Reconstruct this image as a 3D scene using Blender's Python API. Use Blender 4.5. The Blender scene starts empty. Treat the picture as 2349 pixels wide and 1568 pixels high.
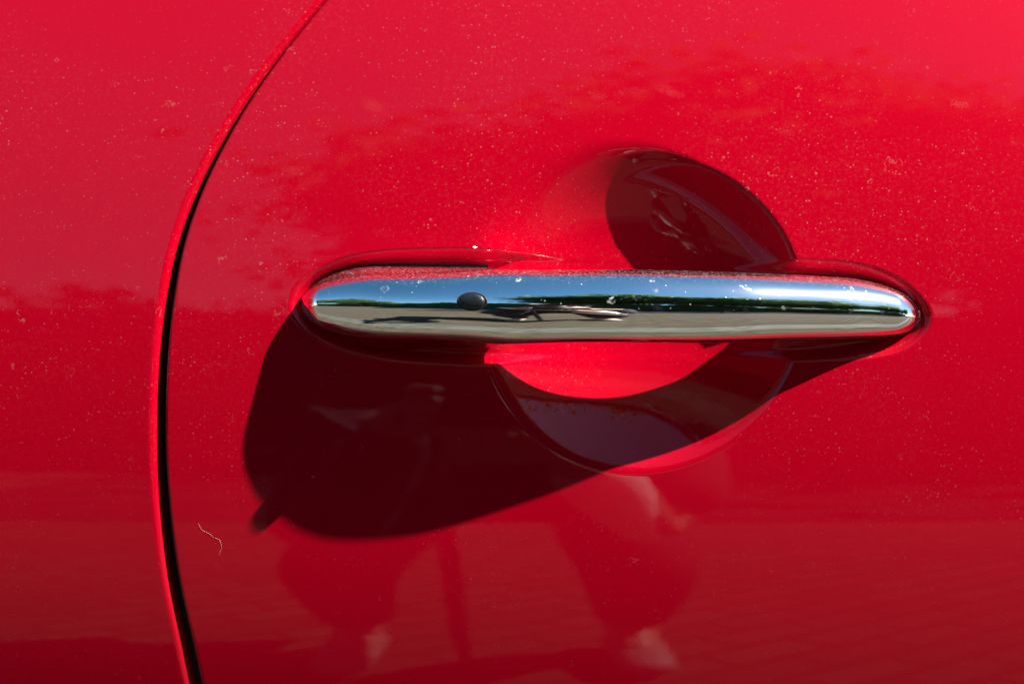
import bpy, bmesh, math, random
import numpy as np
from mathutils import Vector, Matrix

random.seed(7)
rng = np.random.default_rng(7)
scene = bpy.context.scene
COL = scene.collection

# ------------------------------------------------------------------ camera, sky, sun, exposure
S = 0.347 / 2349.0        # metres per measured unit at the door skin
D = 0.48                  # camera distance from the door skin
CZ = 0.86                 # camera height
cam_d = bpy.data.cameras.new("camera")
cam_d.sensor_width = 36.0
cam_d.lens = 36.0 * D / 0.347
cam_d.clip_start = 0.01
cam_d.clip_end = 2000
cam_d.dof.use_dof = True
cam_d.dof.focus_distance = 0.465
cam_d.dof.aperture_fstop = 8.0
cam = bpy.data.objects.new("camera", cam_d)
cam.location = (0, -D, CZ)
cam.rotation_euler = (math.radians(90), 0, 0)
COL.objects.link(cam)
scene.camera = cam

SUN = Vector((2.80, -1.0, 2.85)).normalized()     # towards the sun
sun_el = math.asin(SUN.z)
world = bpy.data.worlds.new("World")
scene.world = world
world.use_nodes = True
wn = world.node_tree
wn.nodes.clear()
wo = wn.nodes.new("ShaderNodeOutputWorld")
bg = wn.nodes.new("ShaderNodeBackground")
sky = wn.nodes.new("ShaderNodeTexSky")
sky.sky_type = 'NISHITA'
sky.sun_disc = False
sky.sun_elevation = sun_el
sky.sun_rotation = math.atan2(SUN.x, SUN.y)
sky.air_density = 1.0
sky.dust_density = 0.35
sky.ozone_density = 3.0
bg.inputs[1].default_value = 0.05
hs = wn.nodes.new("ShaderNodeHueSaturation")
hs.inputs["Hue"].default_value = 0.485
hs.inputs["Saturation"].default_value = 1.2
hs.inputs["Value"].default_value = 1.05
wn.links.new(sky.outputs[0], hs.inputs["Color"])
wn.links.new(hs.outputs[0], bg.inputs[0])
wn.links.new(bg.outputs[0], wo.inputs[0])

sl = bpy.data.lights.new("sun", 'SUN')
sl.energy = 5.0
sl.angle = math.radians(0.55)
sl.color = (1.0, 0.955, 0.89)
so = bpy.data.objects.new("sun", sl)
so.rotation_euler = (-SUN).to_track_quat('-Z', 'Y').to_euler()
so.location = (2, -2, 3)
COL.objects.link(so)

scene.view_settings.view_transform = 'Standard'
scene.view_settings.look = 'None'
scene.view_settings.gamma = 1.0
scene.view_settings.exposure = 1.65
scene.cycles.max_bounces = 8
scene.cycles.blur_glossy = 0.3
scene.cycles.sample_clamp_indirect = 0.0
scene.cycles.caustics_reflective = True

# ------------------------------------------------------------------ helpers
def tag(o, label=None, cat=None, group=None, kind=None):
    if label: o["label"] = label
    if cat: o["category"] = cat
    if group: o["group"] = group
    if kind: o["kind"] = kind
    return o

def empty(name, loc=(0, 0, 0)):
    o = bpy.data.objects.new(name, None)
    o.location = loc
    o.empty_display_size = 0.05
    COL.objects.link(o)
    return o

def obj(name, me, mat=None, parent=None, smooth=True):
    if isinstance(me, bmesh.types.BMesh):
        m = bpy.data.meshes.new(name)
        me.to_mesh(m); me.free(); me = m
    if mat: me.materials.append(mat)
    if smooth:
        me.polygons.foreach_set("use_smooth", [True] * len(me.polygons))
    o = bpy.data.objects.new(name, me)
    COL.objects.link(o)
    if parent:
        o.parent = parent
        o.matrix_parent_inverse = Matrix.Translation(-parent.location)
    return o

def mesh_np(name, co, faces):
    """co (N,3); faces (F,k) all the same size."""
    me = bpy.data.meshes.new(name)
    co = np.ascontiguousarray(co, dtype=np.float32); faces = np.ascontiguousarray(faces, dtype=np.int32)
    F, k = faces.shape
    me.vertices.add(len(co)); me.vertices.foreach_set("co", co.ravel())
    me.loops.add(F * k); me.loops.foreach_set("vertex_index", faces.ravel())
    me.polygons.add(F)
    me.polygons.foreach_set("loop_start", np.arange(0, F * k, k, dtype=np.int32))
    me.update(calc_edges=True); me.validate()
    return me

def grid_faces(nr, nc, wrap=False, flip=False):
    r = np.arange(nr - 1)[:, None]; c = np.arange(nc if wrap else nc - 1)[None, :]
    c2 = (c + 1) % nc
    f = np.stack([r * nc + c, r * nc + c2, (r + 1) * nc + c2, (r + 1) * nc + c], -1).reshape(-1, 4)
    return f[:, ::-1] if flip else f

def cinterp(x, xs, ys):
    """Catmull-Rom style cubic interpolation through a table."""
    xs = np.asarray(xs, float); ys = np.asarray(ys, float); x = np.clip(x, xs[0], xs[-1])
    m = np.gradient(ys, xs)
    i = np.clip(np.searchsorted(xs, x) - 1, 0, len(xs) - 2)
    h = xs[i + 1] - xs[i]; t = (x - xs[i]) / h
    return ((2*t**3 - 3*t**2 + 1) * ys[i] + (t**3 - 2*t**2 + t) * h * m[i]
            + (-2*t**3 + 3*t**2) * ys[i + 1] + (t**3 - t**2) * h * m[i + 1])

def PX(px, h=0.0): return (px - 1174.5) * S * (D - h) / D
def PZ(py, h=0.0): return CZ + (784 - py) * S * (D - h) / D

def box_bm(bm, c, s, rot=None):
    r = bmesh.ops.create_cube(bm, size=1.0)
    vs = r["verts"]
    bmesh.ops.scale(bm, vec=s, verts=vs)
    if rot is not None: bmesh.ops.rotate(bm, cent=(0, 0, 0), matrix=rot, verts=vs)
    bmesh.ops.translate(bm, vec=c, verts=vs)
    return vs

# ------------------------------------------------------------------ materials
class NT:
    def __init__(s, name):
        s.m = bpy.data.materials.new(name); s.m.use_nodes = True
        s.t = s.m.node_tree; s.b = s.t.nodes["Principled BSDF"]
        tc = s.t.nodes.new("ShaderNodeTexCoord"); s.obj = tc.outputs["Object"]
    def n(s, ty, ins=None, **props):
        nd = s.t.nodes.new(ty)
        for k, v in props.items(): setattr(nd, k, v)
        for k, v in (ins or {}).items():
            if hasattr(v, "links"): s.t.links.new(v, nd.inputs[k])
            else: nd.inputs[k].default_value = v
        return nd
    def math(s, op, a, b=0.0, c=0.0, clamp=False):
        nd = s.n("ShaderNodeMath", {0: a, 1: b, 2: c}, operation=op); nd.use_clamp = clamp
        return nd.outputs[0]
    def ramp(s, v, lo, hi, a=0.0, b=1.0):
        nd = s.n("ShaderNodeMapRange", {0: v, 1: lo, 2: hi, 3: a, 4: b}); nd.interpolation_type = 'SMOOTHSTEP'
        return nd.outputs[0]
    def mix(s, f, a, b):
        nd = s.n("ShaderNodeMix", data_type='RGBA')
        for k, v in ((0, f), (6, a), (7, b)):
            if hasattr(v, "links"): s.t.links.new(v, nd.inputs[k])
            else: nd.inputs[k].default_value = v
        return nd.outputs[2]
    def noise(s, scale, detail=2, rough=0.5, vec=None):
        return s.n("ShaderNodeTexNoise", {"Vector": vec or s.obj, "Scale": scale, "Detail": detail, "Roughness": rough}).outputs[0]
    def out(s, **kw):
        for k, v in kw.items():
            k = k.replace("_", " ")
            if hasattr(v, "links"): s.t.links.new(v, s.b.inputs[k])
            else: s.b.inputs[k].default_value = v
        return s.m
    def specks(s, cell, keep, r0, r1, warp=0.0, seedoff=0.0):
        """mask of sparse irregular grains; cell in metres, keep = share of the cells that hold one"""
        v = s.n("ShaderNodeMapping", {0: s.obj, 1: (seedoff, seedoff * .7, seedoff * 1.3)}).outputs[0]
        if warp > 0:
            nz = s.n("ShaderNodeTexNoise", {"Vector": s.obj, "Scale": 2.2 / cell, "Detail": 2}).outputs[1]
            nz = s.n("ShaderNodeVectorMath", {0: nz, 1: (.5, .5, .5)}, operation='SUBTRACT').outputs[0]
            nz = s.n("ShaderNodeVectorMath", {0: nz, "Scale": warp}, operation='SCALE').outputs[0]
            v = s.n("ShaderNodeVectorMath", {0: v, 1: nz}, operation='ADD').outputs[0]
        vo = s.n("ShaderNodeTexVoronoi", {"Vector": v, "Scale": 1.0 / cell, "Randomness": 1.0})
        sep = s.n("ShaderNodeSeparateColor", {0: vo.outputs["Color"]})
        pick = s.math('LESS_THAN', sep.outputs[0], keep)
        size = s.ramp(sep.outputs[1], 0, 1, r0, r1)
        d = s.math('SUBTRACT', size, vo.outputs["Distance"])
        m = s.math('MULTIPLY', s.ramp(d, 0.0, 0.08), pick)
        return s.math('MULTIPLY', m, s.ramp(sep.outputs[2], 0, 1, .25, 1)), vo.outputs["Distance"], sep

def paint_material():
    t = NT("red clear coated paint")
    pos = t.n("ShaderNodeSeparateXYZ", {0: t.obj})
    x, z = pos.outputs[0], pos.outputs[2]
    # dust has settled more thickly on the upper part and behind the handle
    dens = t.math('MULTIPLY', t.ramp(z, CZ - .10, CZ + .07, .22, 1.0), t.ramp(t.noise(14, 4, .6), .32, .68, .12, 1.25))
    a, _, _ = t.specks(.0012, .5, .09, .27, .0006)
    b, _, _ = t.specks(.0034, .20, .05, .14, .002, .13)
    c, _, _ = t.specks(.013, .14, .025, .06, .004, .31)
    # thin curled fibres and dried drop outlines
    d, dist, sep = t.specks(.010, .20, .30, .30, .012, .57)
    ring = t.math('MULTIPLY', t.ramp(t.math('ABSOLUTE', t.math('SUBTRACT', dist, .17)), .0, .035, 1, 0), d)
    ring = t.math('MULTIPLY', ring, t.ramp(t.noise(420, 2), .45, .62))
    sp = t.math('MAXIMUM', t.math('MULTIPLY', a, .48), t.math('MULTIPLY', b, .55))
    sp = t.math('MULTIPLY', t.math('MAXIMUM', sp, t.math('MULTIPLY', ring, .6)), dens)
    sp = t.math('MAXIMUM', sp, t.math('MULTIPLY', c, .7), clamp=True)
    film = t.math('MULTIPLY', t.ramp(t.noise(900, 3, .6), .45, .75, 0, .035), dens)
    m = t.math('ADD', sp, film, clamp=True)
    base = t.mix(m, (.345, .0001, .010, 1), (.36, .18, .14, 1))
    coat = t.math('SUBTRACT', 1.0, t.math('MULTIPLY', sp, .9), clamp=True)
    peel = t.n("ShaderNodeBump", {"Strength": .03, "Distance": .0002, "Height": t.noise(300, 2)})
    t.t.links.new(peel.outputs[0], t.b.inputs["Coat Normal"])
    met = t.ramp(sp, 0, .3, .10, 0)
    t.out(Base_Color=base, Metallic=met, Roughness=.5, Specular_IOR_Level=.0, Coat_Weight=coat, Coat_Roughness=.014, Coat_IOR=1.40)
    return t.m

def chrome_material():
    t = NT("spotted chrome")
    a, _, _ = t.specks(.0013, .16, .08, .25, .0006)
    b, dist, sep = t.specks(.0062, .34, .26, .32, .005, .21)
    rim = t.ramp(t.math('ABSOLUTE', t.math('SUBTRACT', dist, .17)), .0, .06, 1, 0)
    blot = t.math('MULTIPLY', b, t.math('ADD', t.math('MULTIPLY', rim, .38), .08))
    blot = t.math('MULTIPLY', blot, t.ramp(t.noise(700, 3), .38, .6))
    geo = t.n("ShaderNodeNewGeometry")
    nz = t.n("ShaderNodeSeparateXYZ", {0: geo.outputs["Normal"]}).outputs[2]
    up = t.ramp(nz, -.15, .35, .12, 1)          # dust and drops settle on what faces up
    top = t.ramp(nz, .55, .95, 0, 1)
    dirt = t.math('MULTIPLY', t.ramp(t.noise(1500, 4, .75), .50, .72), t.math('MULTIPLY', top, .28))
    m = t.math('MULTIPLY', t.math('MAXIMUM', t.math('MULTIPLY', a, .6), blot), up)
    m = t.math('MAXIMUM', m, dirt, clamp=True)
    base = t.mix(m, (.93, .93, .93, 1), (.30, .29, .27, 1))
    met = t.math('SUBTRACT', 1.0, m, clamp=True)
    rough = t.ramp(m, 0, .6, .03, .6)
    t.out(Base_Color=base, Metallic=met, Roughness=rough)
    gl = t.n("ShaderNodeBsdfGlossy", {"Color": (.85, .85, .85, 1), "Roughness": .17})
    ms = t.n("ShaderNodeMixShader", {0: .035, 1: t.b.outputs[0], 2: gl.outputs[0]})
    t.t.links.new(ms.outputs[0], t.t.nodes["Material Output"].inputs["Surface"])
    return t.m

def simple(name, col, rough=.6, var=.0, scale=20, metallic=0, bump=0, **kw):
    t = NT(name)
    c = t.mix(t.ramp(t.noise(scale, 4), .3, .7), tuple(v * (1 - var) for v in col) + (1,), tuple(min(1, v * (1 + var)) for v in col) + (1,))
    if bump:
        b = t.n("ShaderNodeBump", {"Strength": .5, "Distance": bump, "Height": t.noise(scale * 3, 3)})
        t.t.links.new(b.outputs[0], t.b.inputs["Normal"])
    return t.out(Base_Color=c, Roughness=rough, Metallic=metallic, **kw)

M_PAINT = paint_material()
M_CHROME = chrome_material()
M_BLACK = simple("black rubber", (.012, .012, .013), .55, .2, 300)
M_BUTTON = simple("grained black plastic", (.010, .011, .014), .36, .35, 900, bump=.0002)
M_GLASS = simple("dark window glass", (.01, .014, .016), .02, .0, 5, Coat_Weight=1.0, Coat_Roughness=.0)

# ------------------------------------------------------------------ door skin
RV, RT, RH = 0.37, 0.52, 5.0
V0 = -0.038           # height above frame centre where the skin stands upright
def base_depth(x, v):
    """depth into the car of the smooth skin; v is height above the camera axis"""
    q = v - V0
    rr = np.where(q > 0, RT, RV)
    lim = np.where(q > 0, .20, .20)
    a = np.abs(q)
    d = np.where(a < lim, a * a / (2 * rr), lim * lim / (2 * rr) + (a - lim) * lim / rr)
    return d + x * x / (2 * RH) - (.012 + .038)**2 / (2 * RT)
def WP(px, py):
    """point of the smooth skin behind a measured position: x, height above the camera axis"""
    k = 1.0
    for _ in range(6):
        x = (px - 1174.5) * S * k; v = (784 - py) * S * k
        k = (D + float(base_depth(np.array(x), np.array(v)))) / D
    return x, v

# outline of the shallow well round the handle (measured)
W_TOP = [(668, 700), (674, 672), (692, 645), (722, 620), (765, 598), (820, 582), (890, 573), (980, 570), (1120, 569), (1300, 570),
         (1600, 585), (1850, 595), (1930, 598), (2000, 610), (2060, 634), (2105, 668), (2130, 702), (2137, 728)]
W_BOT = [(2128, 760), (2098, 790), (2045, 812), (1960, 824), (1850, 829), (1500, 838), (1110, 840), (1000, 836), (900, 829), (820, 814),
         (752, 790), (705, 758), (678, 726)]
wpoly = np.array([WP(a, b) for a, b in W_TOP + W_BOT])
def smooth_poly(p, n=6):
    out = []; N = len(p)
    for i in range(N):
        p0, p1, p2, p3 = p[i - 1], p[i], p[(i + 1) % N], p[(i + 2) % N]
        for k in range(n):
            t = k / n
            out.append(.5 * ((2 * p1) + (-p0 + p2) * t + (2*p0 - 5*p1 + 4*p2 - p3) * t * t + (-p0 + 3*p1 - 3*p2 + p3) * t**3))
    return np.array(out)
wpoly = smooth_poly(wpoly, 5)

def sdf_poly(x, v, poly):
    """positive inside"""
    X = x.ravel(); V = v.ravel()
    best = np.full(X.shape, 1e9); inside = np.zeros(X.shape, bool)
    N = len(poly)
    for i in range(N):
        ax, ay = poly[i]; bx, by = poly[(i + 1) % N]
        ex, ey = bx - ax, by - ay
        wx, wy = X - ax, V - ay
        t = np.clip((wx * ex + wy * ey) / (ex * ex + ey * ey + 1e-18), 0, 1)
        best = np.minimum(best, np.hypot(wx - ex * t, wy - ey * t))
        c = ((ay > V) != (by > V))
        with np.errstate(divide='ignore', invalid='ignore'):
            c &= X < (bx - ax) * (V - ay) / (by - ay if by != ay else 1e-12) + ax
        inside ^= c
    return np.where(inside, best, -best).reshape(x.shape)

CUPX, CUPV, CUPR, CUPD = PX(1480), PZ(716) - CZ, 370 * S, .0168
RS = (CUPR**2 + CUPD**2) / (2 * CUPD)
def smax(a, b, k):
    h = np.clip(.5 + .5 * (a - b) / k, 0, 1)
    return b + (a - b) * h + k * h * (1 - h)
def recess(x, v):
    out = np.zeros(x.shape)
    m = (x > PX(600)) & (x < PX(2220)) & (v > -.062) & (v < .082)
    if not m.any(): return out
    X = x[m]; V = v[m]
    sd = sdf_poly(X, V, wpoly)
    wid = .0048 + .0030 * np.clip((X - PX(1850)) / (PX(2130) - PX(1850)), 0, 1)
    t = np.clip((sd + .0004) / wid, 0, 1)
    well = .0060 * (t * t * (3 - 2 * t))
    ox, ov = .013, .013                       # deepest point lies a little to the right
    dx, dv = X - CUPX - ox, V - CUPV - ov
    L = np.hypot(dx, dv) + 1e-9
    ux, uv = dx / L, dv / L
    bq = ux * ox + uv * ov
    edge = -bq + np.sqrt(bq * bq - (ox * ox + ov * ov) + CUPR * CUPR)
    edge = edge * (1 - .06 * np.clip(ux * .5 - uv * .87, 0, 1)**3)
    rho = L / edge
    bowl = np.where(rho < 1, CUPD * (1 - rho**2.5), -CUPD * 2.5 * (rho - 1))
    soft = np.clip((-ux * .9 + uv * .45 - .30) / .6, 0, 1) * np.clip(uv / .25 + .1, 0, 1)
    kk = .0014 + .0060 * soft
    cup = np.clip(smax(bowl, np.zeros_like(bowl), kk), 0, 1)
    out[m] = (cup**4 + np.clip(well, 0, 1)**4)**.25
    return out

# shut line between the two panels
SEAM_Y = [-160, 0, 60, 180, 310, 440, 560, 660, 800, 950, 1050, 1180, 1330, 1490, 1568, 1750]
SEAM_X = [905, 748, 697, 604, 521, 456, 414, 393, 376, 370, 371, 380, 400, 435, 452, 497]
_w = [WP(a, b) for a, b in zip(SEAM_X, SEAM_Y)][::-1]
zz_t = [q[1] for q in _w]; xx_t = [q[0] for q in _w]
def seam(v):
    v = np.asarray(v, float)
    lo, hi = zz_t[0], zz_t[-1]
    mid = cinterp(v, zz_t, xx_t)
    mid = np.where(v > hi, xx_t[-1] + (v - hi) * 1.15, mid)
    mid = np.where(v < lo, xx_t[0] + (lo - v) * .28, mid)
    return mid
def seam_normal(v):
    e = 1e-4
    s = (seam(v + e) - seam(v - e)) / (2 * e)
    n = np.stack([np.ones_like(s), -s], -1)            # towards the door
    return n / np.linalg.norm(n, axis=-1, keepdims=True)
def gap_half(v):
    return np.interp(v, [-.14, -.06, .02, .08, .12], [.00165, .00145, .00120, .00055, .00022])

def seg(a, b, step): return list(np.arange(a, b, step))
vs = np.array(seg(-.56, -.14, .03) + seg(-.14, -.062, .0011) + seg(-.062, .082, .0005) + seg(.082, .14, .0011) + seg(.14, .231, .01) + [.231])
vs = np.sort(vs); vs = vs[np.concatenate([[True], np.diff(vs) > 1e-4])]

def edge_rows(side, rr, flange, nroll=9):
    """columns of the rolled edge, from the skin to the flange; side=+1 for the door, -1 for the quarter panel"""
    n = seam_normal(vs); sv = seam(vs); g = gap_half(vs)
    cols = []
    for a in np.linspace(0, math.pi / 2, nroll):
        off = g + rr * (1 - math.sin(a))
        dep = rr * (1 - math.cos(a))
        x = sv + side * n[:, 0] * off; v = vs + side * n[:, 1] * off
        cols.append((x, v, base_depth(x, v) + dep))
    for f in (.3, 1.0):
        x, v, dd = cols[nroll - 1]
        cols.append((x, v, dd + flange * f))
    return cols

def panel_mesh(name, side, rr, flange, far, steps, fn):
    cols = edge_rows(side, rr, flange)
    x0, v0, _ = cols[0]
    body = []
    steps = np.sort(steps); steps = steps[np.concatenate([[True], np.diff(steps) > 1e-4])]
    for s in steps:
        fade = np.clip(1 - s / far, 0, 1); fade = fade * fade * (3 - 2 * fade)
        target = side * s + 0 * x0
        ref = float(seam(np.array([0.0]))[0])
        x = x0 * fade + (ref + 0 * x0) * (1 - fade) + side * s
        v = v0 * fade + vs * (1 - fade)
        body.append((x, v, base_depth(x, v) + fn(x, v)))
    allc = cols[::-1] + body
    co = np.stack([np.stack([c[0], c[2], c[1] + CZ], -1) for c in allc], 0)
    nc, nr = co.shape[0], co.shape[1]
    return mesh_np(name, co.reshape(-1, 3), grid_faces(nc, nr, flip=(side > 0)))

car = empty("car", (0.2, .3, 0.0))
tag(car, "glossy red car side, its door with a chrome pull handle over a round finger recess", "car")

steps_door = np.array(seg(.0006, .045, .0009) + seg(.045, .29, .0005) + seg(.29, .33, .0012) + seg(.33, 1.15, .04) + [1.15])
far = .16
door = obj("door", panel_mesh("door", 1, .0011, .012, .42, steps_door, recess), M_PAINT, car)
steps_q = np.array(seg(.0006, .006, .0006) + seg(.006, .08, .002) + seg(.08, 1.2, .03) + [1.2])
quarter = obj("rear_panel", panel_mesh("rear_panel", -1, .0031, .010, .5, steps_q, lambda x, v: 0 * x), M_PAINT, car)

# rubber seal deep in the shut line
n = seam_normal(vs); sv = seam(vs)
cols = []
for off, dep in ((-.009, .0085), (-.004, .0075), (.004, .0075), (.009, .0085)):
    x = sv + n[:, 0] * off; v = vs + n[:, 1] * off
    cols.append(np.stack([x, base_depth(x, v) + dep, v + CZ], -1))
co = np.stack(cols, 0)
obj("door_seal", mesh_np("door_seal", co.reshape(-1, 3), grid_faces(4, len(vs), flip=True)), M_BLACK, car)

# belt line, side window, roof edge, sill: above and below the picture, mirrored in the handle
def strip(name, prof, mat, x0=-1.1, x1=1.35, n=24, parent=car):
    xs = np.linspace(x0, x1, n)
    co = []
    for (v, dd) in prof:
        dep = base_depth(xs, np.full(n, min(v, .23))) + dd
        co.append(np.stack([xs, dep, np.full(n, v + CZ)], -1))
    co = np.stack(co, 0)
    return obj(name, mesh_np(name, co.reshape(-1, 3), grid_faces(len(prof), n)), mat, parent)
strip("window_seal", [(.229, -.0015), (.232, -.004), (.240, -.004), (.243, .004), (.243, .02)], M_BLACK)
strip("side_window", [(.238, .010), (.30, .032), (.40, .072), (.50, .118), (.56, .150)], M_GLASS)
strip("roof_edge", [(.556, .140), (.562, .136), (.585, .140), (.605, .165), (.62, .25), (.635, .9)], M_PAINT)
strip("sill", [(-.555, -.002), (-.565, -.006), (-.60, .0), (-.64, .02), (-.68, .09), (-.68, .8)], M_BLACK)

# ------------------------------------------------------------------ handle
def handle_params(x):
    """x: array in measured units. returns dict in metres"""
    x = np.asarray(x, float)
    c = cinterp(x, [680, 1110, 1500, 1900, 2060, 2125], [698, 703, 707, 715, 722, 728])
    wt = cinterp(x, [680, 1000, 1110, 1180, 1500, 1900, 2125], [95, 99, 99, 94, 90, 85, 82])
    wb = cinterp(x, [680, 1000, 1110, 1300, 1700, 1900, 2125], [100, 99, 96, 87, 78, 68, 62])
    beta = cinterp(x, [680, 1020, 1100, 1190, 1260, 1700, 1900, 2000, 2125], [84, 84, 80, 70, 67, 67, 70, 80, 86])
    L1, L2 = 172.0, 200.0
    nl = np.sqrt(np.clip(1 - (np.clip(684 + L1 - x, 0, L1) / L1)**2, 0, 1))
    nr = np.clip(1 - (np.clip(x - (2124 - L2), 0, L2) / L2)**2.3, 0, 1)**(1 / 2.3)
    nose = nl * nr
    H = cinterp(x, [680, 725, 785, 845, 970, 1088, 1230, 1365, 1480, 1585, 1715, 1820, 1945, 2040, 2095, 2125],
                   [3.9, 7.9, 12.94, 17.41, 22.67, 25.28, 27.3, 27.69, 27.12, 25.35, 22.13, 17.58, 12.22, 7.2, 5.0, 4.2]) * 1e-3
    k1 = np.sqrt(np.clip(1 - (np.clip(684 + 44 - x, 0, 42) / 42)**2, 0, 1)) * np.sqrt(np.clip(1 - (np.clip(x - (2124 - 60), 0, 60) / 60)**2, 0, 1))
    base = -.0080
    H = base + (H - base) * k1
    # thickness: solid at both mounts, a free bar between
    thick = .0195
    ss = lambda a: a * a * (3 - 2 * a)
    free = ss(np.clip((x - 1095) / 120, 0, 1)) * (1 - ss(np.clip((x - 1800) / 90, 0, 1)))
    back = (base - .001) * (1 - free) + (H - thick) * free
    fr = cinterp(x, [680, 760, 900, 1040, 1180, 1300, 2125], [.80, .78, .78, .82, .96, 1, 1])
    return dict(fr=fr, free=free, c=c, wt=wt * nose * S, wb=wb * nose * S, beta=np.radians(beta), H=H, back=back)

NA = 16
def handle_ring(xs):
    p = handle_params(xs)
    f = (D - p["H"]) / D
    X = (xs - 1174.5) * S * f
    C = (784 - p["c"]) * S * f + CZ
    wt, wb, H, back, be = p["wt"] * f, p["wb"] * f, p["H"], p["back"], p["beta"]
    flt = wt * (1 - p["fr"]); flb = wb * (1 - p["fr"]); wt = wt * p["fr"]; wb = wb * p["fr"]
    full = np.maximum(H + .008, 1e-5)
    wm = np.maximum(np.maximum(wt, wb), 1e-6)
    d = wm * full / (wm**4 + full**4)**.25
    pts = []
    for k in range(NA + 1):                       # front arc, top to middle
        a = math.pi / 2 * (1 - k / NA) * .985
        pts.append((wt * math.sin(a) / math.sin(math.pi/2*.985), H - d * (1 - math.cos(a))))
    for k in range(1, NA + 1):
        a = be * k / NA
        pts.append((-wb * np.sin(a), H - d * (1 - np.cos(a))))
    vb, hb = pts[-1]
    vt, ht = pts[0]
    r = np.minimum(.0016, wm * .15)
    for a in (.35, .8, 1.3):                      # lower edge turns under
        pts.append((vb - r * .25 * math.sin(a) * (1.2 - a * .5), hb - r * .9 * a))
    vb2, hb2 = pts[-1]
    for q in (.3, .6, .9):
        pts.append((vb2 * (1 - p["free"] * (1 - math.sqrt(1 - (.85 * q)**2))) - flb * math.sin(min(1, q * 1.5) * math.pi / 2), hb2 + (back - hb2) * q))
    for q in (.04, .25, .5, .75, .96):
        bulge = np.sin(q * math.pi) * .0012
        lo = (vb2 - flb) * (1 - .47 * p["free"]); hi = (vt + flt) * (1 - .62 * p["free"])
        pts.append((lo + (hi - lo) * q, back - bulge))
    for q in (.95, .85, .7, .55, .4, .2):
        pts.append((vt * (1 - p["free"] * (1 - math.sqrt(1 - (.93 * q)**2))) + flt * math.sin(min(1, q * 1.5) * math.pi / 2), ht + (back - ht) * q))
    ring = np.stack([np.stack([X, -(h + 0 * X), C + v], -1) for v, h in pts], 1)
    return ring
uu = np.linspace(0, 1, 420)
xs_h = 684.02 + (2123.96 - 684.02) * (.5 - .5 * np.cos(uu * math.pi))
ring = handle_ring(xs_h)
nr, nc = ring.shape[:2]
co = ring.reshape(-1, 3)
# follow the skin: every height is measured from the smooth skin under it
yy = base_depth(co[:, 0], co[:, 2] - CZ)
yc = np.repeat(base_depth(ring[:, NA, 0], ring[:, NA, 2] - CZ), nc)
co[:, 1] += yc
faces = grid_faces(nr, nc, wrap=True, flip=False)
me = mesh_np("door_handle", co, faces)
bm = bmesh.new(); bm.from_mesh(me)
bm.verts.ensure_lookup_table()
for base in (0, (nr - 1) * nc):
    try: bm.faces.new([bm.verts[base + i] for i in range(nc)])
    except ValueError: pass
bmesh.ops.recalc_face_normals(bm, faces=bm.faces)
handle = obj("door_handle", bm, M_CHROME, car)

# black gasket between handle foot and skin
def gasket(xa, xb, name="handle_gasket"):
    xs = np.linspace(0, 1, 60); xs = xa + (xb - xa) * (.5 - .5 * np.cos(xs * math.pi))
    p = handle_params(xs)
    f = (D - .002) / D
    X = (xs - 1174.5) * S * f; C = (784 - p["c"]) * S * f + CZ
    top = np.stack([X, C + p["wt"] * f], -1); bot = np.stack([X, C - p["wb"] * f * np.sin(p["beta"])], -1)
    loop = np.concatenate([top, bot[::-1]], 0)
    cen = loop.mean(0)
    rows = []
    for off, h in ((-.0015, -.0066), (.0002, -.0066), (.0002, -.0062), (.0001, -.0058), (-.0015, -.0058)):
        d = loop - cen; d[:, 0] *= .25
        nrm = d / np.linalg.norm(d, axis=1, keepdims=True)
        q = loop + nrm * off
        rows.append(np.stack([q[:, 0], base_depth(q[:, 0], q[:, 1] - CZ) - h, q[:, 1]], -1))
    co = np.stack(rows, 0)
    return obj(name, mesh_np(name, co.reshape(-1, 3), grid_faces(5, len(loop), wrap=True)), M_BLACK, handle)
gasket(699, 1118)

# oval push button with its groove, set in the face of the handle
def handle_point(px, v_off):
    """surface point at measured x and height v_off (metres above the centre line) + normal"""
    def pt(x, v):
        p = handle_params(np.array([x])); f = (D - p["H"][0]) / D
        p["wt"] = p["wt"] * p["fr"]; p["wb"] = p["wb"] * p["fr"]
        wt = p["wt"][0] * f; H = p["H"][0]
        full = H + .008; wm = max(p["wt"][0], p["wb"][0]) * f; d = wm * full / (wm**4 + full**4)**.25
        w = wt if v > 0 else p["wb"][0] * f
        a = math.asin(max(-1, min(1, v / w)))
        X = (x - 1174.5) * S * f; Z = (784 - p["c"][0]) * S * f + CZ
        return Vector((X, -(H - d * (1 - math.cos(a))) + float(base_depth(np.array(X), np.array(Z - CZ))), Z + v))
    P = pt(px, v_off)
    tx = (pt(px + 3, v_off) - pt(px - 3, v_off)).normalized()
    tz = (pt(px, v_off + .0005) - pt(px, v_off - .0005)).normalized()
    nn = tx.cross(tz)
    if nn.y > 0: nn = -nn
    return P, tx, tz, nn, pt
P0, tx, tz, nn, hp = handle_point(1083, .0016)
def oval(name, a, b, prof, mat, parent, n=48, power=2.0):
    """prof: list of (scale, height above the chrome)"""
    rows = []
    for (s, h) in prof:
        r = []
        for i in range(n):
            t = 2 * math.pi * i / n
            ox = a * s * math.cos(t); oz = b * s * math.sin(t)
            q = hp(1083 + ox / (S * .945), .0016 + oz)
            r.append(q + nn * h)
        rows.append(r)
    co = np.array([[*p] for r in rows for p in r])
    bm = bmesh.new(); bm.from_mesh(mesh_np(name, co, grid_faces(len(rows), n, wrap=True)))
    bm.verts.ensure_lookup_table()
    bm.faces.new([bm.verts[(len(rows) - 1) * n + i] for i in range(n)])
    bmesh.ops.recalc_face_normals(bm, faces=bm.faces)
    return obj(name, bm, mat, parent)
A, B = 33.5 * S * .95, 20.5 * S * .95
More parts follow.
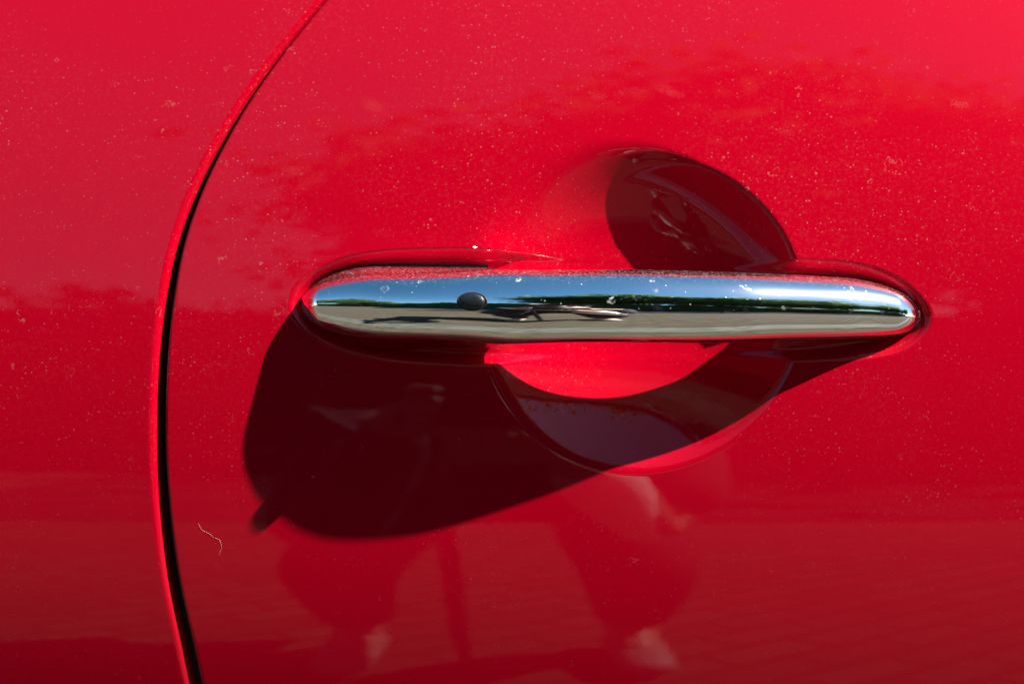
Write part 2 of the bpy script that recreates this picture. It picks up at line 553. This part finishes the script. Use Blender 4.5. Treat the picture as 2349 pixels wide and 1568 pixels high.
btn = oval("lock_button", A, B, [(.86, .00005), (.90, .0009), (.88, .0015), (.80, .00185), (.60, .0021), (.35, .0022), (.12, .00222)], M_BUTTON, handle)
oval("button_groove", A, B, [(1.05, -.0003), (1.04, .00018), (1.00, .00022), (.96, .00012), (.90, .00003), (.5, .00002), (.1, .00002)], M_BLACK, handle)

# a curled hair stuck to the paint
pts = [(455, 1199), (459, 1209), (464, 1216), (474, 1220), (482, 1224), (488, 1231), (496, 1234), (503, 1236), (506, 1243), (509, 1254), (505, 1263), (502, 1271)]
cu = bpy.data.curves.new("hair", 'CURVE'); cu.dimensions = '3D'; cu.bevel_depth = .000022; cu.bevel_resolution = 2
sp = cu.splines.new('NURBS'); sp.points.add(len(pts) - 1); sp.use_endpoint_u = True; sp.order_u = 3
for i, (a, b) in enumerate(pts):
    x, v = WP(a, b)
    sp.points[i].co = (x, float(base_depth(np.array(x), np.array(v))) - .00003 - .00005 * abs(math.sin(i * 1.3)), v + CZ, 1)
hair_c = bpy.data.objects.new("hair", cu); COL.objects.link(hair_c)
dg = bpy.context.evaluated_depsgraph_get()
hm = bpy.data.meshes.new_from_object(hair_c.evaluated_get(dg)); bpy.data.objects.remove(hair_c)
hair = obj("hair", hm, simple("pale hair", (.60, .42, .36), .6), None)
tag(hair, "tiny pale curled hair stuck to the red door beside the shut line", "hair")

# a dried white fleck on the rim of the well
bm = bmesh.new(); bmesh.ops.create_icosphere(bm, subdivisions=3, radius=1.0)
x, v = WP(1089, 567)
for q in bm.verts:
    q.co = Vector((q.co.x * .0007 * (1 + .25 * math.sin(q.co.z * 5)), q.co.y * .00016, q.co.z * .00032 * (1 + .3 * math.sin(q.co.x * 7))))
bmesh.ops.translate(bm, vec=(x, float(base_depth(np.array(x), np.array(v))) + .00005, v + CZ), verts=bm.verts)
tag(obj("fleck", bm, simple("dried white splash", (.75, .75, .72), .6, .15, 900)), "tiny white dried fleck on the red rim above the handle's left half", "fleck")

# ------------------------------------------------------------------ what the paint and chrome mirror: ground
def paving_material():
    t = NT("herringbone clay paving")
    mp = t.n("ShaderNodeMapping", {0: t.obj, 2: (0, 0, math.radians(38))}).outputs[0]
    br = t.n("ShaderNodeTexBrick", {"Vector": mp, "Color1": (.056, .043, .032, 1), "Color2": (.080, .065, .047, 1), "Mortar": (.032, .034, .020, 1),
             "Scale": 1.0, "Mortar Size": .014, "Bias": 0.0, "Brick Width": .20, "Row Height": .09})
    c = t.mix(t.ramp(t.noise(.8, 5, .6), .3, .7, 0, .35), br.outputs[0], (.066, .057, .044, 1))
    c = t.mix(t.ramp(t.noise(.9, 5), .62, .72, 0, .6), c, (.05, .08, .02, 1))
    return t.out(Base_Color=c, Roughness=.95, Specular_IOR_Level=.15)
M_PAVE = paving_material()
M_GRASS = simple("rough grass", (.035, .055, .015), .9, .4, 3, bump=.02)
M_STONE = simple("kerb stone", (.06, .064, .05), .8, .35, 12)

def sheet(name, x0, x1, y0, y1, z, mat, kind="structure", nx=2, ny=2):
    xs = np.linspace(x0, x1, nx); ys = np.linspace(y0, y1, ny)
    g = np.stack(np.meshgrid(xs, ys), -1).reshape(-1, 2)
    o = obj(name, mesh_np(name, np.c_[g, np.full(len(g), z)], grid_faces(ny, nx)), mat)
    o["kind"] = kind
    return o
sheet("ground", -400, 400, -500, 200, -.004, M_GRASS)
sheet("paving", -60, 60, -11.5, 3.0, 0.0, M_PAVE)
sheet("gutter", -60, 60, -.40, -.12, .004, M_STONE)
sheet("dark_mirror_sheet", -2.2, 60, -11.5, -3.1, .004, simple("matt dark sheet", (.022, .022, .021), .95, .3, 3, Specular_IOR_Level=.05))  # added dark sheet over the paving, dims the ground mirrored in door and chrome
bm = bmesh.new(); box_bm(bm, (0, -11.6, .03), (120, .2, .14))
k2 = obj("kerb", bm, M_STONE, smooth=False); k2["kind"] = "structure"

# trees
M_LEAF = NT("tree leaves")
ln = M_LEAF.n("ShaderNodeObjectInfo")
lc = M_LEAF.mix(M_LEAF.ramp(M_LEAF.noise(1.1, 3), .3, .7), (.030, .070, .010, 1), (.085, .155, .024, 1))
M_LEAF.out(Base_Color=lc, Roughness=.55)
tr = M_LEAF.n("ShaderNodeBsdfTranslucent", {"Color": M_LEAF.mix(.5, lc, (.16, .26, .03, 1))})
mx = M_LEAF.n("ShaderNodeMixShader", {0: .5, 1: M_LEAF.b.outputs[0], 2: tr.outputs[0]})
M_LEAF.t.links.new(mx.outputs[0], M_LEAF.t.nodes["Material Output"].inputs["Surface"])
M_LEAF = M_LEAF.m
M_BARK = simple("tree bark", (.11, .085, .065), .9, .3, 14, bump=.02)

def tube(bm, pts, radii, n=8):
    prev = None
    for i, (p, r) in enumerate(zip(pts, radii)):
        p = Vector(p)
        dirv = (Vector(pts[min(i + 1, len(pts) - 1)]) - Vector(pts[max(i - 1, 0)])).normalized()
        a = dirv.orthogonal().normalized() if abs(dirv.z) < .99 else Vector((1, 0, 0))
        b = dirv.cross(a)
        rg = [bm.verts.new(p + (a * math.cos(2 * math.pi * k / n) + b * math.sin(2 * math.pi * k / n)) * r) for k in range(n)]
        if prev:
            for k in range(n): bm.faces.new((prev[k], prev[(k + 1) % n], rg[(k + 1) % n], rg[k]))
        prev = rg
    bm.faces.new(prev)

def leaf_cloud(center, radii, nclump, nleaf, size, seed):
    r = np.random.default_rng(seed)
    d = r.normal(size=(nclump, 3)); d /= np.linalg.norm(d, axis=1, keepdims=True)
    cl = d * (r.random((nclump, 1))**.45) * np.array(radii)
    cl[:, 2] = np.where(cl[:, 2] < -.5 * radii[2], cl[:, 2] * .6, cl[:, 2])
    idx = r.integers(0, nclump, nleaf)
    cs = (.12 + .16 * r.random(nclump)) * max(radii)
    p = cl[idx] + r.normal(size=(nleaf, 3)) * cs[idx][:, None] * np.array([1.0, 1.0, .26]) + np.array(center)
    a = r.normal(size=(nleaf, 3)); a /= np.linalg.norm(a, axis=1, keepdims=True)
    b = np.cross(a, r.normal(size=(nleaf, 3))); b /= np.linalg.norm(b, axis=1, keepdims=True)
    s = size * (.6 + .8 * r.random((nleaf, 1)))
    co = np.stack([p - a * s, p - b * s * .55, p + a * s, p + b * s * .55], 1).reshape(-1, 3)
    return co, np.arange(nleaf * 4).reshape(-1, 4)

def tree(x, y, trunk_h, crown, nleaf, size, label, seed, group="trees across the paved street"):
    t = empty("tree", (x, y, 0))
    tag(t, label, "tree", group)
    r = random.Random(seed)
    bm = bmesh.new()
    top = trunk_h + crown[2] * .9
    tube(bm, [(x, y, -.1), (x + .05, y, trunk_h * .5), (x - .04, y + .05, trunk_h), (x, y, top)], [crown[0] * .085, crown[0] * .065, crown[0] * .055, .03])
    for k in range(7):
        a = k * 2.4 + r.random(); z0 = trunk_h * (.8 + .25 * r.random())
        q = (x + math.cos(a) * crown[0] * .7, y + math.sin(a) * crown[1] * .7, z0 + crown[2] * (.5 + .7 * r.random()))
        m = ((x + q[0]) / 2, (y + q[1]) / 2, z0 + (q[2] - z0) * .35)
        tube(bm, [(x, y, z0), m, q], [crown[0] * .035, crown[0] * .022, .01], 6)
    obj("trunk", bm, M_BARK, t)
    co, f = leaf_cloud((x, y, trunk_h + crown[2]), crown, 46, nleaf, size, seed)
    obj("crown", mesh_np("crown", co, f), M_LEAF, t, smooth=False)
    return t
def polar(az, dist): return dist * math.sin(math.radians(az)), -dist * math.cos(math.radians(az))
TREES = [  # az, distance, trunk height, crown radii, leaves, leaf size, label
    (4, 13, 2.5, (2.9, 2.8, 3.3), 22000, .18, "tall green street tree mirrored in the middle of the chrome handle"),
    (19, 12, 2.5, (3.5, 2.8, 3.6), 26000, .17, "broad green street tree mirrored right of the middle of the chrome handle"),
    (37, 14, 2.3, (4.2, 3.0, 3.6), 22000, .19, "round green street tree mirrored in the right half of the chrome handle"),
    (51, 17, 2.4, (3.4, 3.0, 3.0), 7000, .18, "low green street tree mirrored near the bright sun glint on the chrome"),
    (65, 20, 2.2, (3.6, 3.2, 2.7), 7000, .22, "distant green tree mirrored right of the sun glint on the chrome"),
    (78, 22, 2.2, (3.8, 3.4, 2.6), 7000, .24, "distant green tree mirrored at the rounded right tip of the chrome"),
    (-46, 22, 2.2, (3.4, 3.4, 2.0), 8000, .18, "wide light green tree mirrored left of the oval button in the chrome"),
    (-58, 23, 2.3, (4.6, 4.0, 3.0), 9000, .2, "light green tree mirrored near the left tip of the chrome handle"),
    (-72, 30, 3.0, (4.6, 4.2, 3.6), 7000, .24, "farthest light green tree mirrored at the left tip of the chrome handle"),
]
for i, (az, ds, th, cr, nl, ls, lab) in enumerate(TREES):
    x, y = polar(az, ds)
    tree(x, y, th, cr, nl, ls, lab, 100 + i)

# hedge along the far side
co, f = leaf_cloud((0, 0, 0), (1, 1, 1), 300, 24000, .20, 55)
hx = rng.uniform(-48, 48, 24000); hy = -13.2 + rng.normal(0, .35, 24000); hz = rng.uniform(.02, 1, 24000) * (3.9 + .35 * np.sin(hx * .9) + .25 * np.sin(hx * 2.3 + 1))
c4 = co.reshape(-1, 4, 3); c4 -= c4.mean(1, keepdims=True); c4 += np.stack([hx, hy, hz], -1)[:, None, :]
hedge = obj("hedge", mesh_np("hedge", c4.reshape(-1, 3), f), M_LEAF, smooth=False)
tag(hedge, "long green hedge mirrored as a dark band in the paint and chrome", "hedge")

M_DARKLEAF = simple("hedge inner twigs", (.030, .055, .014), .9, .5, 2)
bm = bmesh.new(); box_bm(bm, (0, -13.25, 1.8), (96, .7, 3.6))
bmesh.ops.subdivide_edges(bm, edges=[e for e in bm.edges if abs(e.verts[0].co.x - e.verts[1].co.x) > 1], cuts=90)
for v_ in bm.verts: v_.co.z += .12 * math.sin(v_.co.x * .9) * (v_.co.z > 1); v_.co.y += .1 * math.sin(v_.co.x * 1.7)
obj("twigs", bm, M_DARKLEAF, hedge)
# low houses with orange tiled roofs at the far left
M_WALL = simple("pale render wall", (.35, .32, .27), .9, .08, 2)
M_ROOF = simple("orange clay roof", (.42, .14, .06), .85, .2, 3)
M_WIN = simple("house window glass", (.03, .035, .04), .1)
def house(x, y, w, d, h, rz, label):
    t = empty("house", (x, y, 0)); tag(t, label, "house", "low houses behind the hedge")
    R = Matrix.Rotation(rz, 4, 'Z'); T = Matrix.Translation((x, y, 0)) @ R
    bm = bmesh.new(); box_bm(bm, (0, 0, h / 2), (w, d, h)); bmesh.ops.transform(bm, matrix=T, verts=bm.verts)
    obj("wall", bm, M_WALL, t, False)
    bm = bmesh.new()
    o = .4; rh = 1.9
    v = [bm.verts.new(p) for p in ((-w/2-o, -d/2-o, h), (w/2+o, -d/2-o, h), (w/2+o, d/2+o, h), (-w/2-o, d/2+o, h), (-w/2-o, 0, h+rh), (w/2+o, 0, h+rh))]
    for q in ((0, 1, 5, 4), (2, 3, 4, 5), (1, 2, 5), (3, 0, 4), (3, 2, 1, 0)): bm.faces.new([v[i] for i in q])
    bmesh.ops.translate(bm, vec=(0, 0, .01), verts=bm.verts)
    bmesh.ops.transform(bm, matrix=T, verts=bm.verts); obj("roof", bm, M_ROOF, t, False)
    for k in range(4):
        bm = bmesh.new(); box_bm(bm, (-w/2 + w*(k+.5)/4, d/2 + .02, 1.5), (1.1, .08, 1.1)); bmesh.ops.transform(bm, matrix=T, verts=bm.verts)
        obj("window", bm, M_WIN, t, False)
x, y = polar(-58, 40); house(x, y, 13, 7, 2.8, .25, "low house with an orange roof mirrored nearest the button in the chrome")
x, y = polar(-69, 46); house(x, y, 12, 7, 2.8, .5, "low house with an orange roof mirrored near the left tip of the chrome")

# ------------------------------------------------------------------ the photographer, crouching behind the camera
M_SKIN = simple("skin", (.36, .21, .15), .5, .06, 30)
M_SHIRT = simple("navy shirt", (.010, .011, .022), .85, .3, 40)
M_SHORTS = simple("pale cloth", (.82, .80, .77), .85, .08, 60)
M_TROUSER = simple("dark trousers", (.010, .010, .013), .85, .25, 60)
M_SHOE = simple("grey shoes", (.20, .20, .20), .6, .05, 40)
M_HAIR = simple("brown hair", (.05, .03, .018), .6, .4, 200)

def skin_figure(name, nodes, edges, mat, parent, levels=2, root=0):
    me = bpy.data.meshes.new(name)
    me.from_pydata([n_[0] for n_ in nodes], edges, [])
    o = bpy.data.objects.new(name, me); COL.objects.link(o)
    md = o.modifiers.new("skin", 'SKIN'); md.use_smooth_shade = True; md.branch_smoothing = .6
    sub = o.modifiers.new("sub", 'SUBSURF'); sub.levels = levels; sub.render_levels = levels
    for i, n_ in enumerate(nodes):
        r = n_[1]
        me.skin_vertices[0].data[i].radius = r if isinstance(r, tuple) else (r, r)
    me.skin_vertices[0].data[root].use_root = True
    dg = bpy.context.evaluated_depsgraph_get()
    m2 = bpy.data.meshes.new_from_object(o.evaluated_get(dg))
    bpy.data.objects.remove(o)
    return obj(name, m2, mat, parent)

PXO = 0.0
person = empty("person", (PXO, -1.1, 0))
tag(person, "crouching person in dark clothes holding up a camera, mirrored in the chrome handle", "person")
def pv(x, y, z): return (x + PXO, y, z)
nodes = [(pv(0, -1.28, .64), (.14, .12)), (pv(0, -1.20, .70), (.15, .11)), (pv(0, -1.02, .76), (.16, .11)), (pv(0, -.92, .80), (.13, .09)),
         (pv(0, -.84, .83), .052), (pv(0, -.78, .86), .055), (pv(0, -.735, .89), (.074, .085)), (pv(0, -.73, .955), (.07, .082)),
         (pv(-.19, -.96, .79), .06), (pv(-.20, -.82, .55), .046), (pv(-.14, -.70, .70), .038), (pv(-.095, -.625, .82), .027), (pv(-.08, -.60, .85), (.02, .034)),
         (pv(.19, -.96, .79), .06), (pv(.15, -.80, .57), .03), (pv(.11, -.72, .68), .03), (pv(.04, -.63, .78), .028), (pv(.012, -.605, .80), (.03, .022)),
         (pv(-.12, -1.26, .62), .10), (pv(-.22, -1.0, .40), .07), (pv(-.22, -1.10, .25), .058), (pv(-.22, -1.17, .10), .04), (pv(-.22, -1.04, .05), (.04, .03)),
         (pv(.12, -1.26, .62), .10), (pv(.16, -1.0, .40), .07), (pv(.17, -1.10, .25), .058), (pv(.17, -1.17, .10), .04), (pv(.18, -1.04, .05), (.04, .03))]
edges = [(0,1),(1,2),(2,3),(3,4),(4,5),(5,6),(6,7),(3,8),(8,9),(9,10),(10,11),(11,12),(3,13),(13,14),(14,15),(15,16),(16,17),
         (0,18),(18,19),(19,20),(20,21),(21,22),(0,23),(23,24),(24,25),(25,26),(26,27)]
skin_figure("body", nodes, edges, M_SKIN, person)
g = lambda i, s: (nodes[i][0], tuple(v * s for v in nodes[i][1]) if isinstance(nodes[i][1], tuple) else nodes[i][1] * s)
mid = lambda i, j, t, r: (tuple(nodes[i][0][k] * (1 - t) + nodes[j][0][k] * t for k in range(3)), r)
skin_figure("shirt", [g(1, 1.3), g(2, 1.3), g(3, 1.25), mid(3, 4, .6, .085), g(8, 1.35), mid(8, 9, 1.0, .07), g(13, 1.35), mid(13, 14, .85, .075), mid(0, 1, .3, (.19, .14)), g(10, 1.45), mid(11, 12, .2, .036)],
            [(0,1),(1,2),(2,3),(2,4),(4,5),(2,6),(6,7),(0,8),(5,9),(9,10)], M_SHIRT, person)
skin_figure("trousers", [g(0, 1.12), g(18, 1.12), g(19, 1.22), g(20, 1.22), mid(20, 21, .8, .055), g(23, 1.12), g(24, 1.22), g(25, 1.22), mid(25, 26, .8, .055)],
            [(0,1),(1,2),(2,3),(3,4),(0,5),(5,6),(6,7),(7,8)], M_TROUSER, person)
skin_figure("sleeve", [(pv(.062, -.665, .755), .038), (pv(.080, -.69, .715), .050), (pv(.105, -.735, .65), .042), (pv(.130, -.785, .58), .026), (pv(.142, -.80, .55), .02)],
            [(0,1),(1,2),(2,3),(3,4)], M_SHORTS, person)
for s in (-1, 1):
    skin_figure("shoe", [(pv(s*.195-.025, -1.21, .05), .045), (pv(s*.20-.025, -1.09, .05), (.05, .045)), (pv(s*.21-.025, -.96, .035), (.045, .033))], [(0,1),(1,2)], M_SHOE, person)
skin_figure("hair_cap", [(pv(0, -.775, .93), (.085, .08)), (pv(0, -.76, .975), (.076, .073)), (pv(0, -.80, .89), .07)], [(0,1),(0,2)], M_HAIR, person)
for s in (-1, 1):                                   # fingers closed on the camera
    hb = nodes[12][0] if s < 0 else nodes[17][0]
    for k in range(5):
        if s < 0:
            a = (hb[0] + .002, hb[1] + .012, hb[2] + .022 - k * .014); b = (a[0] - .004, a[1] + .035, a[2]); c = (a[0] + .022, a[1] + .052, a[2] - .002)
        else:
            a = (hb[0] - .03 + k * .014, hb[1] + .012, hb[2] - .005); b = (a[0], a[1] + .036, a[2] - .002); c = (a[0], a[1] + .056, a[2] + .018)
        skin_figure("finger", [(a, .0088), (b, .0082), (c, .0068)], [(0,1),(1,2)], M_SKIN, person, levels=1)

# the camera in the photographer's hands, its front just behind the viewpoint
M_CAMB = simple("black camera body", (.015, .015, .016), .45, .2, 200)
cm = empty("camera_body", (0, -.58, .80)); tag(cm, "black camera held at eye level by the crouching person", "camera")
bm = bmesh.new(); vs_ = box_bm(bm, (0, -.600, CZ), (.135, .045, .085)); bmesh.ops.bevel(bm, geom=bm.edges[:], offset=.008, segments=3, affect='EDGES')
obj("housing", bm, M_CAMB, cm)
bm = bmesh.new(); box_bm(bm, (0, -.60, CZ + .055), (.055, .045, .03)); bmesh.ops.bevel(bm, geom=bm.edges[:], offset=.008, segments=3, affect='EDGES')
obj("viewfinder", bm, M_CAMB, cm)
bm = bmesh.new(); tube(bm, [(0, -.58, CZ), (0, -.56, CZ), (0, -.559, CZ), (0, -.495, CZ)], [.030, .030, .034, .034], 40)
obj("lens_barrel", bm, M_CAMB, cm)
bm = bmesh.new()
tube(bm, [(-.066, -.60, .84), (-.062, -.615, .70), (-.055, -.63, .55), (-.05, -.64, .40), (-.045, -.65, .30)], [.004, .008, .010, .010, .006], 8)
obj("strap", bm, M_CAMB, cm)
